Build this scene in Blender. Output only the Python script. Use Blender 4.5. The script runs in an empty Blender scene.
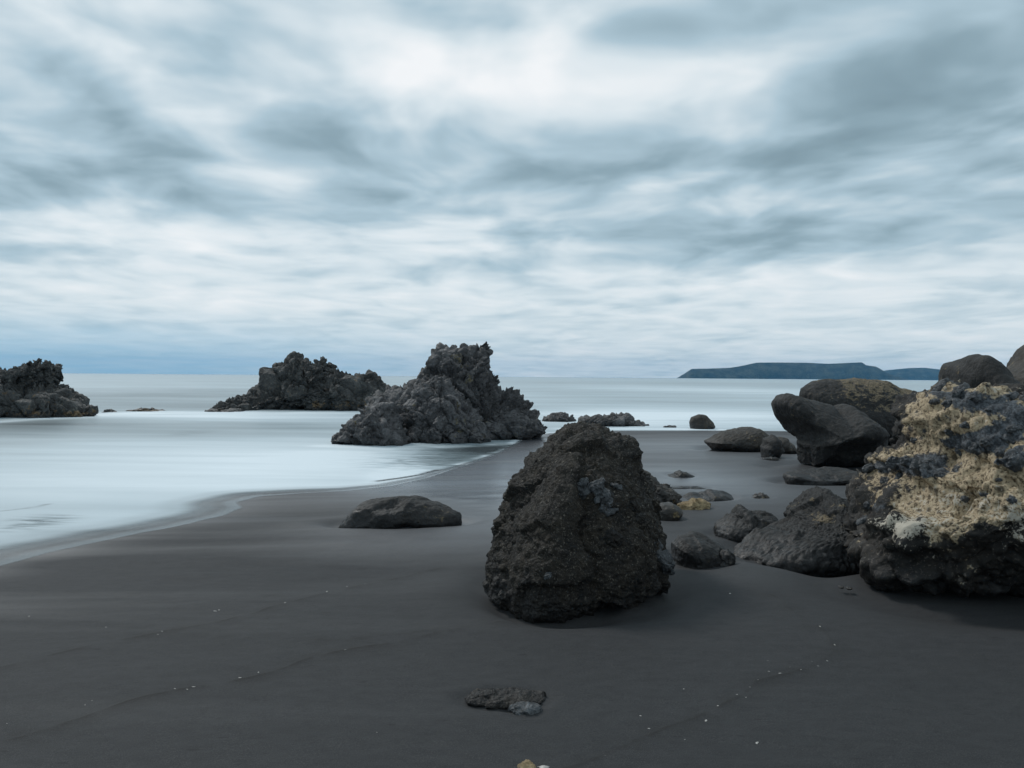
import bpy, bmesh, math, random
import numpy as np
from mathutils import Vector, Matrix
from mathutils.bvhtree import BVHTree

sc = bpy.context.scene
COL = sc.collection

# ------------------------------------------------------------------ camera
CAM = Vector((0.0, 0.0, 1.6))
F_PX = 804.0
PITCH = math.radians(0.53)          # looking slightly below / level, horizon just above the middle
ROLL = math.radians(0.46)
cd = bpy.data.cameras.new('camera')
cam = bpy.data.objects.new('camera', cd)
COL.objects.link(cam)
cd.sensor_width = 36.0
cd.lens = F_PX / 1024 * 36
cd.clip_start = 0.05
cd.clip_end = 30000
CM = (Matrix.Translation(CAM) @ Matrix.Rotation(math.radians(90) + PITCH * -1.0, 4, 'X') @ Matrix.Rotation(ROLL, 4, 'Z'))
cam.matrix_world = CM
sc.camera = cam

# ------------------------------------------------------------------ world: cloudy daylight sky
SUN_EL, SUN_AZ = math.radians(46), math.radians(-42)     # azimuth measured from +Y towards +X
w = bpy.data.worlds.new('World')
sc.world = w
w.use_nodes = True
NT = w.node_tree
for n in list(NT.nodes):
    NT.nodes.remove(n)


class G:
    """small helper for wiring nodes"""
    def __init__(s, nt):
        s.t = nt

    def n(s, typ, ins=None, **kw):
        nd = s.t.nodes.new(typ)
        for k, v in kw.items():
            setattr(nd, k, v)
        if ins:
            for k, v in ins.items():
                sock = nd.inputs[k]
                if isinstance(v, bpy.types.NodeSocket):
                    s.t.links.new(v, sock)
                else:
                    sock.default_value = v
        return nd

    def math(s, op, a, b=0.0, c=None, clamp=False):
        ins = {0: a, 1: b}
        if c is not None:
            ins[2] = c
        return s.n('ShaderNodeMath', ins, operation=op, use_clamp=clamp).outputs[0]

    def vmath(s, op, a, b=(0, 0, 0)):
        nd = s.n('ShaderNodeVectorMath', {0: a, 1: b}, operation=op)
        return nd.outputs['Value'] if op in ('DOT_PRODUCT', 'LENGTH') else nd.outputs[0]

    def noise(s, vec, scale, detail=2.0, rough=0.5, dist=0.0, lac=2.0):
        return s.n('ShaderNodeTexNoise', {'Vector': vec, 'Scale': scale, 'Detail': detail, 'Roughness': rough,
                                         'Distortion': dist, 'Lacunarity': lac}).outputs['Fac']

    def voro(s, vec, scale, feature='F1', rnd=1.0, out='Distance'):
        return s.n('ShaderNodeTexVoronoi', {'Vector': vec, 'Scale': scale, 'Randomness': rnd}, feature=feature).outputs[out]

    def ramp(s, fac, stops, interp='LINEAR'):
        nd = s.n('ShaderNodeValToRGB', {'Fac': fac})
        cr = nd.color_ramp
        cr.interpolation = interp
        while len(cr.elements) < len(stops):
            cr.elements.new(0.5)
        for e, (p, c) in zip(cr.elements, stops):
            e.position = p
            e.color = (c, c, c, 1) if isinstance(c, (int, float)) else (*c, 1)
        return nd.outputs['Color']

    def mix(s, fac, a, b, mode='MIX'):
        nd = s.n('ShaderNodeMix', None, data_type='RGBA', blend_type=mode)
        for k, v in ((0, fac), (6, a), (7, b)):
            if isinstance(v, bpy.types.NodeSocket):
                s.t.links.new(v, nd.inputs[k])
            else:
                nd.inputs[k].default_value = (*v, 1) if isinstance(v, tuple) and len(v) == 3 else v
        return nd.outputs[2]

    def attr(s, name):
        return s.n('ShaderNodeAttribute', None, attribute_name=name).outputs['Fac']

    def range(s, v, a, b, c=0.0, d=1.0, smooth=False):
        nd = s.n('ShaderNodeMapRange', {'Value': v, 'From Min': a, 'From Max': b, 'To Min': c, 'To Max': d})
        if smooth:
            nd.interpolation_type = 'SMOOTHSTEP'
        return nd.outputs[0]


g = G(NT)
tc = g.n('ShaderNodeTexCoord').outputs['Generated']
sep = g.n('ShaderNodeSeparateXYZ', {0: tc})
dx, dy, dz = sep.outputs
dzp = g.math('MAXIMUM', dz, 0.0)
den = g.math('ADD', dzp, 0.085)
px_ = g.math('DIVIDE', dx, den)
py_ = g.math('DIVIDE', dy, den)
P = g.n('ShaderNodeCombineXYZ', {0: px_, 1: py_, 2: 0.0}).outputs[0]
# drifting cloud deck: wide soft billows smeared along their path
P1 = g.vmath('MULTIPLY', P, (1.0, 0.80, 1.0))
warp = g.n('ShaderNodeTexNoise', {'Vector': P1, 'Scale': 0.9, 'Detail': 2.0}).outputs['Color']
P2 = g.vmath('ADD', P1, g.vmath('MULTIPLY', g.vmath('SUBTRACT', warp, (0.5, 0.5, 0.5)), (0.9, 0.7, 0)))
nA = g.noise(P2, 0.85, 3.0, 0.42)
nB = g.noise(g.vmath('ADD', P2, (7.3, 2.1, 0)), 3.2, 3.0, 0.45)
nC = g.noise(g.vmath('ADD', g.vmath('MULTIPLY', P, (0.55, 1.1, 1)), (3.3, 9.1, 0)), 1.6, 3.0, 0.5)
# where the deck is thick (dark) or thin (bright), as directions: azimuth, elevation
az = g.math('ARCTAN2', dx, dy)
el = g.math('ARCSINE', dz)
AE = g.n('ShaderNodeCombineXYZ', {0: az, 1: el, 2: 0.0}).outputs[0]
AEw = g.vmath('ADD', AE, g.vmath('MULTIPLY', g.vmath('SUBTRACT', warp, (0.5, 0.5, 0.5)), (0.10, 0.05, 0)))


def ray(px, py):
    d = CM.to_3x3() @ Vector(((px - 512) / F_PX, (384 - py) / F_PX, -1.0))
    return d


BLOBS = [  # px, py, rx, ry, tilt(deg, + = rising to the right), strength
    (470, 45, 100, 42, -5, .27), (300, 15, 130, 35, -20, .22), (555, 30, 50, 35, 0, .22), (150, 95, 100, 24, -28, .42),
    (710, 78, 70, 24, 12, .26), (620, 95, 60, 22, 5, .12), (420, 95, 60, 22, 0, .22), (60, 115, 60, 20, -15, .12),
    (40, 60, 80, 30, -20, .10), (120, 130, 80, 16, -30, -.14), (25, 172, 80, 18, 0, -.22), (150, 165, 60, 28, -10, -.26),
    (475, 120, 60, 28, 15, -.28), (290, 190, 90, 24, -5, -.26), (540, 155, 90, 26, 5, -.30), (200, 60, 70, 18, -20, -.10),
    (860, 120, 150, 55, 18, -.27), (960, 40, 110, 60, 0, -.24), (640, 18, 50, 16, 0, -.08), (900, 215, 180, 22, 3, -.20),
    (770, 238, 120, 12, -3, -.28), (620, 170, 70, 14, 0, -.10), (330, 180, 60, 10, 5, .16), (250, 240, 150, 12, 0, .26),
    (455, 235, 50, 14, 0, .26), (700, 200, 90, 16, 0, .22), (660, 150, 90, 14, 0, .12), (900, 160, 60, 12, 15, .18),
    (780, 290, 260, 16, 0, .16), (200, 292, 260, 20, 0, .14), (90, 205, 90, 12, 0, .10), (1000, 125, 60, 18, 20, .08),
]
acc = 0.0
for bx, by, rx, ry, tilt, s in BLOBS:
    d = ray(bx, by).normalized()
    a0, e0 = math.atan2(d.x, d.y), math.asin(d.z)
    ca, sa = math.cos(math.radians(tilt)), math.sin(math.radians(tilt))
    v = g.vmath('SUBTRACT', AEw, (a0, e0, 0))
    q1 = g.math('MULTIPLY', g.vmath('DOT_PRODUCT', v, (ca, sa, 0)), F_PX / rx)
    q2 = g.math('MULTIPLY', g.vmath('DOT_PRODUCT', v, (-sa, ca, 0)), F_PX / ry)
    r2 = g.math('ADD', g.math('MULTIPLY', q1, q1), g.math('MULTIPLY', q2, q2))
    e = g.math('EXPONENT', g.math('MULTIPLY', r2, -0.8))
    acc = g.math('MULTIPLY_ADD', e, s * 0.68, acc)
dens = g.math('ADD', g.math('MULTIPLY', g.math('SUBTRACT', nA, 0.5), 0.85), 0.575)
dens = g.math('ADD', dens, g.math('MULTIPLY', g.math('SUBTRACT', nB, 0.5), 1.0))
dens = g.math('ADD', dens, g.math('MULTIPLY', g.math('SUBTRACT', nC, 0.5), 0.55))
lowc = g.range(el, 0.03, 0.26, 0.45, 1.0, True)
dens = g.math('ADD', g.math('MULTIPLY', g.math('SUBTRACT', dens, 0.575), lowc), 0.575)
dens = g.math('ADD', dens, g.range(el, 0.02, 0.22, 0.16, 0.0, True))
dens = g.math('ADD', dens, acc)
cloud = g.ramp(dens, [(0.0, (.19, .275, .32)), (0.28, (.285, .40, .46)), (0.50, (.44, .58, .66)), (0.75, (.74, .825, .865)), (1.0, (.95, .97, .98))])
sky = g.n('ShaderNodeTexSky', None, sky_type='NISHITA', sun_disc=False, sun_elevation=SUN_EL, sun_rotation=SUN_AZ,
          air_density=1.0, dust_density=0.6, ozone_density=1.5).outputs[0]
skyc = g.mix(1.0, sky, (0.085, 0.085, 0.085), 'MULTIPLY')
# towards the horizon the deck thins and the clear blue band shows, more so on the left
thin = g.range(el, 0.0, 0.085, 1.0, 0.0, True)
leftness = g.range(az, -0.5, 0.12, 1.0, 0.08, True)
bandn = g.range(nC, 0.35, 0.65, 0.75, 1.0)
thinf = g.math('MULTIPLY', g.math('MULTIPLY', thin, leftness), bandn)
clear = g.mix(0.08, (0.22, 0.52, 0.76), skyc)
skycol = g.mix(g.math('MULTIPLY', thinf, 0.9), cloud, clear)
skycol = g.mix(0.06, skycol, skyc)
bg = g.n('ShaderNodeBackground', {'Color': skycol, 'Strength': 1.0})
out = g.n('ShaderNodeOutputWorld', {'Surface': bg.outputs[0]})

# ------------------------------------------------------------------ sun behind the clouds
sl = bpy.data.lights.new('sun', 'SUN')
sl.energy = 1.5
sl.angle = math.radians(11)
sl.color = (1.0, 0.97, 0.93)
so = bpy.data.objects.new('sun', sl)
COL.objects.link(so)
sd = Vector((math.sin(SUN_AZ) * math.cos(SUN_EL), math.cos(SUN_AZ) * math.cos(SUN_EL), math.sin(SUN_EL)))
so.rotation_euler = sd.to_track_quat('Z', 'Y').to_euler()

sc.view_settings.view_transform = 'Standard'
sc.view_settings.look = 'None'
sc.view_settings.exposure = 0.0
sc.view_settings.gamma = 1.0
sc.view_settings.use_curve_mapping = False
sc.cycles.use_denoising = True
sc.cycles.max_bounces = 5
sc.cycles.diffuse_bounces = 3
sc.cycles.glossy_bounces = 3
sc.cycles.transparent_max_bounces = 6
sc.cycles.volume_bounces = 0
sc.cycles.use_adaptive_sampling = True


# ------------------------------------------------------------------ numpy noise
def _h(ix, iy, iz, k=0):
    x = (ix.astype(np.int64) * 73856093) ^ (iy.astype(np.int64) * 19349663) ^ (iz.astype(np.int64) * 83492791) ^ (k * 2654435761)
    x = x.astype(np.uint32)
    x ^= x >> np.uint32(15)
    x = (x * np.uint32(0x85ebca6b)).astype(np.uint32)
    x ^= x >> np.uint32(13)
    x = (x * np.uint32(0xc2b2ae35)).astype(np.uint32)
    x ^= x >> np.uint32(16)
    return x.astype(np.float64) / 4294967295.0


def vnoise(P, seed=0):
    """smooth gradient-free value noise in [-1, 1]"""
    I = np.floor(P).astype(np.int64)
    Fr = P - I
    U = Fr * Fr * Fr * (Fr * (Fr * 6 - 15) + 10)
    r = 0
    for a in (0, 1):
        wx = U[:, 0] if a else 1 - U[:, 0]
        for b in (0, 1):
            wy = U[:, 1] if b else 1 - U[:, 1]
            for c in (0, 1):
                wz = U[:, 2] if c else 1 - U[:, 2]
                r = r + wx * wy * wz * _h(I[:, 0] + a, I[:, 1] + b, I[:, 2] + c, seed)
    return r * 2 - 1


ROT = np.array(Matrix.Rotation(0.9, 3, Vector((0.3, 0.8, 0.5)).normalized()))


def fbm(P, octv=4, seed=0, gain=0.5, ridged=False):
    r = 0
    a = 1.0
    Q = P.copy()
    for o in range(octv):
        v = vnoise(Q, seed + o)
        if ridged:
            v = 1 - 2 * np.abs(v)
        r = r + a * v
        a *= gain
        Q = (Q @ ROT.T) * 2.03 + 13.7
    return r


def worley(P, seed=0):
    """returns F1, F2 and a random value of the nearest cell"""
    I = np.floor(P).astype(np.int64)
    n = len(P)
    f1 = np.full(n, 9.0)
    f2 = np.full(n, 9.0)
    cid = np.zeros(n)
    for a in (-1, 0, 1):
        for b in (-1, 0, 1):
            for c in (-1, 0, 1):
                J0, J1, J2 = I[:, 0] + a, I[:, 1] + b, I[:, 2] + c
                qx = J0 + _h(J0, J1, J2, seed + 1) - P[:, 0]
                qy = J1 + _h(J0, J1, J2, seed + 2) - P[:, 1]
                qz = J2 + _h(J0, J1, J2, seed + 3) - P[:, 2]
                d = np.sqrt(qx * qx + qy * qy + qz * qz)
                near = d < f1
                f2 = np.where(near, f1, np.minimum(f2, d))
                cid = np.where(near, _h(J0, J1, J2, seed + 4), cid)
                f1 = np.where(near, d, f1)
    return f1, f2, cid


def facets(P, seed=0, tilt=1.0):
    """broken rock faces: every cell is its own tilted plane; returns height (about -0.5..0.5) and distance to the crack"""
    I = np.floor(P).astype(np.int64)
    n = len(P)
    f1 = np.full(n, 9.0)
    f2 = np.full(n, 9.0)
    hgt = np.zeros(n)
    for a in (-1, 0, 1):
        for b in (-1, 0, 1):
            for c in (-1, 0, 1):
                J0, J1, J2 = I[:, 0] + a, I[:, 1] + b, I[:, 2] + c
                qx = P[:, 0] - J0 - _h(J0, J1, J2, seed + 1)
                qy = P[:, 1] - J1 - _h(J0, J1, J2, seed + 2)
                qz = P[:, 2] - J2 - _h(J0, J1, J2, seed + 3)
                d = np.sqrt(qx * qx + qy * qy + qz * qz)
                near = d < f1
                f2 = np.where(near, f1, np.minimum(f2, d))
                h = (_h(J0, J1, J2, seed + 4) - 0.5) + tilt * (qx * (_h(J0, J1, J2, seed + 5) * 2 - 1) + qy * (_h(J0, J1, J2, seed + 6) * 2 - 1)
                                                              + qz * (_h(J0, J1, J2, seed + 7) * 2 - 1.3))
                hgt = np.where(near, h, hgt)
                f1 = np.where(near, d, f1)
    return hgt, f2 - f1


# ------------------------------------------------------------------ mapping a picture position to the ground
def hit_z(px, py, z=0.0):
    d = ray(px, py)
    t = (z - CAM.z) / d.z
    return CAM + d * t


# shoreline: traced on sea level
SHORE_PX = [(-60, 583), (0, 567), (60, 551), (120, 538), (180, 526), (228, 515), (246, 508), (241, 502), (262, 497), (300, 494),
            (350, 491), (392, 486), (425, 479), (455, 469), (482, 460), (503, 452), (517, 444), (524, 439), (545, 434), (575, 431.2), (640, 430.6),
            (720, 430.6), (800, 431.4), (900, 432.6), (1060, 434.5)]
SH = [(-300, -60), (-40, -6), (-10, 3.0)] + [tuple(hit_z(*p))[:2] for p in SHORE_PX] + [(40, 21), (120, 14), (6500, -60)]
SH = np.array(SH)


def seg_dist(X, Y, poly):
    best = np.full(X.shape, 1e9)
    for (x0, y0), (x1, y1) in zip(poly[:-1], poly[1:]):
        vx, vy = x1 - x0, y1 - y0
        L = vx * vx + vy * vy + 1e-12
        t = np.clip(((X - x0) * vx + (Y - y0) * vy) / L, 0, 1)
        d = (X - x0 - t * vx) ** 2 + (Y - y0 - t * vy) ** 2
        best = np.minimum(best, d)
    return np.sqrt(best)


LANDPOLY = list(map(tuple, SH)) + [(6500, -7000), (-300, -7000)]


def inside(X, Y, poly):
    c = np.zeros(X.shape, bool)
    n = len(poly)
    j = n - 1
    for i in range(n):
        xi, yi = poly[i]
        xj, yj = poly[j]
        if yi != yj:
            c ^= ((yi > Y) != (yj > Y)) & (X < (xj - xi) * (Y - yi) / (yj - yi) + xi)
        j = i
    return c


def shore_s(X, Y):
    d = seg_dist(X, Y, SH)
    return np.where(inside(X, Y, LANDPOLY), d, -d)


def sand_base(X, Y, S=None):
    X = np.asarray(X, float)
    Y = np.asarray(Y, float)
    if S is None:
        S = shore_s(X, Y)
    z = np.where(S > 0, 0.16 * (1 - np.exp(-np.maximum(S, 0) / 5.0)), -1.6 * (1 - np.exp(np.minimum(S, 0) / 50.0)))
    return z - 0.003


def sand_at(x, y):
    return float(sand_base(np.array([x]), np.array([y]))[0])


def hit_ground(px, py):
    p = hit_z(px, py, 0.1)
    for _ in range(6):
        p = hit_z(px, py, max(sand_at(p.x, p.y), 0.0))
    return p


def blob_field(X, Y, blobs):
    """sum of elliptical patches placed on the ground; centre, half width, half depth traced as picture positions"""
    r = np.zeros(X.shape)
    for bx, by, hw, hh, s in blobs:
        c = hit_z(bx, by)
        wx = abs(hit_z(bx + hw, by).x - c.x)
        y0, y1 = hit_z(bx, by - hh).y, hit_z(bx, by + hh).y
        wy = abs(y0 - y1) / 2
        cy = (y0 + y1) / 2
        r += s * np.exp(-(((X - c.x) / wx) ** 2 + ((Y - cy) / wy) ** 2))
    return r


# ------------------------------------------------------------------ object helpers
def tag(o, label=None, cat=None, group=None, kind=None):
    if label:
        o['label'] = label
    if cat:
        o['category'] = cat
    if group:
        o['group'] = group
    if kind:
        o['kind'] = kind
    return o


def mesh_obj(name, V, Fc, mat, loc=(0, 0, 0), parent=None, smooth=True, attrs=None):
    me = bpy.data.meshes.new(name)
    V = np.asarray(V, np.float32)
    Fc = np.asarray(Fc, np.int32)
    k = Fc.shape[1]
    me.vertices.add(len(V))
    me.vertices.foreach_set('co', V.ravel())
    me.loops.add(Fc.size)
    me.loops.foreach_set('vertex_index', Fc.ravel())
    me.polygons.add(len(Fc))
    me.polygons.foreach_set('loop_start', np.arange(0, Fc.size, k, dtype=np.int32))
    me.polygons.foreach_set('loop_total', np.full(len(Fc), k, np.int32))
    if smooth:
        me.polygons.foreach_set('use_smooth', np.ones(len(Fc), bool))
    me.update(calc_edges=True)
    for an, av in (attrs or {}).items():
        at = me.attributes.new(an, 'FLOAT', 'POINT')
        at.data.foreach_set('value', np.asarray(av, np.float32))
    me.materials.append(mat)
    o = bpy.data.objects.new(name, me)
    COL.objects.link(o)
    o.location = loc
    if parent:
        o.parent = parent
    return o


def new_mat(name):
    m = bpy.data.materials.new(name)
    m.use_nodes = True
    nt = m.node_tree
    for n in list(nt.nodes):
        nt.nodes.remove(n)
    return m, G(nt)


def finish(g, bsdf):
    g.n('ShaderNodeOutputMaterial', {'Surface': bsdf})


def grid_axis(lo_dense, hi_dense, step, growth, lo, hi):
    mid = list(np.arange(lo_dense, hi_dense + step * .5, step))
    up = []
    s, v = step, mid[-1]
    while v < hi:
        s *= growth
        v += s
        up.append(min(v, hi))
    dn = []
    s, v = step, mid[0]
    while v > lo:
        s *= growth
        v -= s
        dn.append(max(v, lo))
    return np.array(dn[::-1] + mid + up)


def grid_faces(nx, ny):
    i = np.arange(nx * ny).reshape(ny, nx)
    return np.stack([i[:-1, :-1].ravel(), i[:-1, 1:].ravel(), i[1:, 1:].ravel(), i[1:, :-1].ravel()], 1)


# ------------------------------------------------------------------ materials
def sand_material():
    m, g = new_mat('black_sand')
    oc = g.n('ShaderNodeTexCoord').outputs['Object']
    wet = g.attr('wet')
    wr = g.attr('wrack')
    big = g.noise(g.vmath('MULTIPLY', oc, (0.25, 0.9, 1)), 0.7, 3.0, 0.5)
    streak = g.noise(g.vmath('MULTIPLY', oc, (0.10, 1.0, 1)), 1.3, 4.0, 0.55, 0.4)
    grain = g.noise(oc, 260.0, 2.0, 0.7)
    mott = g.noise(g.vmath('MULTIPLY', oc, (1, 2.0, 1)), 9.0, 4.0, 0.6)
    dry = g.mix(big, (0.027, 0.0295, 0.031), (0.042, 0.042, 0.045))
    dry = g.mix(g.range(mott, 0.38, 0.66, 0.0, 0.55), dry, (0.021, 0.022, 0.024))
    dry = g.mix(g.range(grain, 0.50, 0.72, 0.0, 0.75), dry, (0.085, 0.083, 0.080))
    dry = g.mix(g.range(grain, 0.48, 0.25, 0.0, 0.55), dry, (0.022, 0.023, 0.025))
    col = g.mix(g.math('MULTIPLY', wet, 0.8), dry, (0.062, 0.062, 0.070))  # wet sand also turns paler, part of its sheen put into the colour
    dash = g.noise(g.vmath('MULTIPLY', oc, (9.0, 30.0, 1)), 1.0, 2.0, 0.5)
    col = g.mix(g.range(dash, 0.68, 0.76, 0.0, 0.6), col, (0.018, 0.018, 0.019))
    col = g.mix(g.math('MULTIPLY', wr, 0.85), col, (0.018, 0.017, 0.016))
    mn = g.math('MULTIPLY', g.attr('painted_sheen'), g.range(streak, 0.3, 0.65, 0.45, 1.0), clamp=True)
    col = g.mix(mn, col, (0.17, 0.19, 0.215))  # bright sheen of the wet wash film, painted as a paler base colour
    wetn = g.math('ADD', wet, g.math('MULTIPLY', g.math('SUBTRACT', streak, 0.5), g.attr('sheen')), clamp=True)
    rough = g.range(wetn, 0.0, 1.0, 0.75, 0.25)
    spec = g.range(wetn, 0.0, 1.0, 0.16, 1.0)
    fine = g.noise(g.vmath('MULTIPLY', oc, (1.0, 2.2, 1)), 34.0, 3.0, 0.6)
    hgt = g.math('ADD', g.math('MULTIPLY', fine, 0.6), g.math('MULTIPLY', grain, 0.5))
    bst = g.range(wetn, 0.0, 0.7, 0.55, 0.04)
    bump = g.n('ShaderNodeBump', {'Strength': bst, 'Distance': 0.006, 'Height': hgt})
    b = g.n('ShaderNodeBsdfPrincipled', {'Base Color': col, 'Roughness': rough, 'Specular IOR Level': spec, 'Normal': bump.outputs[0]})
    finish(g, b.outputs[0])
    return m


def sea_material():
    m, g = new_mat('milky_sea_water')
    oc = g.n('ShaderNodeTexCoord').outputs['Object']
    foam = g.attr('foam')
    film = g.attr('film')
    rip = g.attr('ripple')
    s1 = g.noise(g.vmath('MULTIPLY', oc, (0.16, 0.9, 1)), 0.9, 4.0, 0.55, 0.5)
    s2 = g.noise(g.vmath('MULTIPLY', oc, (0.06, 0.30, 1)), 0.45, 3.0, 0.5, 0.3)
    s3 = g.noise(g.vmath('MULTIPLY', oc, (0.8, 5.0, 1)), 2.2, 3.0, 0.6, 0.6)
    ff = g.math('ADD', foam, g.math('MULTIPLY', g.math('SUBTRACT', s1, 0.5), 0.45))
    ff = g.math('ADD', ff, g.math('MULTIPLY', g.math('SUBTRACT', s2, 0.5), 0.5), clamp=True)
    rr = g.math('MULTIPLY', rip, g.range(s3, 0.44, 0.60, 0.0, 1.0))
    ff = g.math('MULTIPLY', ff, g.math('SUBTRACT', 1.0, g.math('MULTIPLY', rr, 0.85)), clamp=True)
    col = g.ramp(ff, [(0.0, (.060, .078, .085)), (0.35, (.19, .24, .26)), (0.7, (.46, .54, .58)), (1.0, (.72, .79, .83))])
    rough = g.range(ff, 0.0, 0.8, 0.24, 0.5)
    ripn = g.noise(g.vmath('MULTIPLY', oc, (0.35, 1.6, 1)), 2.0, 3.0, 0.5)
    bump = g.n('ShaderNodeBump', {'Strength': 0.12, 'Distance': 0.05, 'Height': ripn})
    b = g.n('ShaderNodeBsdfPrincipled', {'Base Color': col, 'Roughness': rough, 'Specular IOR Level': 0.5, 'IOR': 1.33,
                                        'Normal': bump.outputs[0]})
    fw = g.math('ADD', film, g.math('MULTIPLY', g.math('SUBTRACT', s1, 0.5), 0.25))
    al = g.ramp(fw, [(0.0, 0.0), (0.025, 0.10), (0.07, 0.34), (0.14, 0.30), (0.26, 0.15), (0.42, 0.28), (0.72, 0.86), (1.0, 1.0)], 'EASE')
    al = g.math('MULTIPLY', al, g.range(film, 0.0, 0.03, 0.0, 1.0), clamp=True)
    al = g.math('MULTIPLY', al, g.attr('cover'), clamp=True)
    tr = g.n('ShaderNodeBsdfTransparent')
    mx = g.n('ShaderNodeMixShader', {0: al, 1: tr.outputs[0], 2: b.outputs[0]})
    finish(g, mx.outputs[0])
    return m


def rock_material(name, c1, c2, speck=None, speck_amt=0.3, rough=0.75, fine=60.0, bump=0.5, bdist=0.02, crust=None, spec=0.35,
                  top=None, tide=True):
    m, g = new_mat(name)
    oc = g.n('ShaderNodeTexCoord').outputs['Object']
    n1 = g.noise(oc, fine / 14, 5.0, 0.6)
    n2 = g.noise(oc, fine / 2.5, 4.0, 0.65)
    n3 = g.noise(oc, fine, 3.0, 0.7)
    v1 = g.voro(oc, fine / 2.2)
    col = g.mix(g.range(n1, 0.35, 0.65), c1, c2)
    dark = tuple(x * 0.35 for x in c1)
    col = g.mix(g.range(n2, 0.52, 0.34, 0.0, 0.7), col, dark)  # crevice shade painted in: base colour darkens in the bump's hollows
    if speck:
        sp = g.math('MULTIPLY', g.range(n3, 0.57, 0.68), speck_amt)
        col = g.mix(sp, col, speck)
        vs = g.voro(g.vmath('ADD', oc, g.vmath('MULTIPLY', g.n('ShaderNodeTexNoise', {'Vector': oc, 'Scale': fine / 4}).outputs['Color'], (.05, .05, .05))),
                    fine / 4.5, 'F1', 1.0)
        col = g.mix(g.math('MULTIPLY', g.range(vs, 0.16, 0.10), speck_amt), col, speck)
    if crust:
        msk = g.attr('crust')
        mm = g.range(g.math('ADD', g.math('ADD', msk, g.math('MULTIPLY', g.math('SUBTRACT', n2, 0.5), 2.6)), g.math('MULTIPLY', g.math('SUBTRACT', n1, 0.5), 2.6)), 0.52, 0.80)
        cc = g.mix(g.range(n3, 0.35, 0.7), crust[0], crust[1])
        cc = g.mix(g.math('MAXIMUM', g.range(n3, 0.47, 0.38, 0.0, 0.8), g.range(g.voro(oc, fine / 5.0), 0.30, 0.18, 0.0, 0.85)), cc, tuple(x * 0.16 for x in crust[0]))
        col = g.mix(mm, col, cc)
        if len(crust) > 2:
            pm = g.range(g.math('ADD', g.attr('pale'), g.math('ADD', g.math('MULTIPLY', g.math('SUBTRACT', n2, 0.5), 2.4), g.math('MULTIPLY', g.math('SUBTRACT', n3, 0.5), 2.4))), 0.55, 0.85)
            col = g.mix(pm, col, crust[2])
            bm = g.range(g.math('ADD', g.attr('basalt'), g.math('MULTIPLY', g.math('SUBTRACT', n2, 0.5), 1.2)), 0.45, 0.6)
            col = g.mix(bm, col, g.mix(g.range(n3, 0.4, 0.7), (0.026, 0.029, 0.033), (0.125, 0.138, 0.152)))
    if top:
        nrm = g.n('ShaderNodeSeparateXYZ', {0: g.n('ShaderNodeNewGeometry').outputs['Normal']}).outputs[2]
        up = g.math('MULTIPLY', g.range(g.math('ADD', nrm, g.math('MULTIPLY', g.math('SUBTRACT', n2, 0.5), 0.8)), 0.35, 0.85), top[1])
        col = g.mix(up, col, top[0])
    zz = g.n('ShaderNodeSeparateXYZ', {0: oc}).outputs[2]
    wetb = g.range(g.math('ADD', zz, g.math('MULTIPLY', g.math('SUBTRACT', n1, 0.5), 0.5)), 0.22, 0.03, 0.0, 1.0) if tide else 0.0
    if tide:
        col = g.mix(g.math('MULTIPLY', wetb, 0.6), col, (0.010, 0.010, 0.011))
    h = g.math('ADD', g.math('MULTIPLY', n2, 1.0), g.math('MULTIPLY', n3, 0.5))
    h = g.math('ADD', h, g.math('MULTIPLY', v1, -0.6))
    bp = g.n('ShaderNodeBump', {'Strength': bump, 'Distance': bdist, 'Height': h})
    rg = g.range(n2, 0.3, 0.7, rough - 0.15, rough + 0.1)
    if tide:
        rg = g.math('SUBTRACT', rg, g.math('MULTIPLY', wetb, 0.28))
    b = g.n('ShaderNodeBsdfPrincipled', {'Base Color': col, 'Roughness': rg, 'Specular IOR Level': spec, 'Normal': bp.outputs[0]})
    finish(g, b.outputs[0])
    return m


M_SAND = sand_material()
M_SEA = sea_material()
M_CONG = rock_material('brown_conglomerate', (0.008, 0.0075, 0.007), (0.029, 0.0235, 0.017), (0.20, 0.18, 0.15), 0.6, 0.82, 85.0, 1.0, 0.02)
M_EMB = rock_material('blue_grey_basalt', (0.028, 0.031, 0.035), (0.085, 0.093, 0.10), (0.24, 0.26, 0.28), 0.6, 0.62, 80.0, 1.0, 0.016, tide=False, spec=0.5)
M_LAVA = rock_material('grey_lava', (0.030, 0.030, 0.032), (0.135, 0.133, 0.138), (0.22, 0.22, 0.21), 0.5, 0.66, 22.0, 1.0, 0.08, spec=0.5,
                       crust=((0.20, 0.16, 0.08), (0.12, 0.11, 0.07)))
M_FARLAVA = rock_material('far_lava', (0.028, 0.029, 0.029), (0.085, 0.086, 0.084), (0.20, 0.20, 0.17), 0.5, 0.7, 14.0, 1.0, 0.12, spec=0.4,
                          crust=((0.15, 0.095, 0.05), (0.22, 0.16, 0.09)))
M_SMOOTH = rock_material('sanded_basalt', (0.017, 0.017, 0.017), (0.031, 0.030, 0.029), (0.09, 0.088, 0.082), 0.4, 0.80, 42.0, 0.8, 0.014,
                         crust=((0.070, 0.056, 0.040), (0.21, 0.165, 0.10)))
M_BROWN = rock_material('brown_basalt', (0.028, 0.025, 0.022), (0.056, 0.048, 0.040), (0.14, 0.13, 0.11), 0.35, 0.75, 30.0, 0.8, 0.02,
                        crust=((0.30, 0.21, 0.09), (0.40, 0.34, 0.22)))
M_TUFF = rock_material('tuff_boulder', (0.010, 0.010, 0.010), (0.034, 0.029, 0.024), (0.15, 0.13, 0.11), 0.6, 0.8, 46.0, 0.55, 0.02,
                       crust=((0.23, 0.17, 0.10), (0.52, 0.415, 0.28), (0.44, 0.40, 0.33)))
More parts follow.
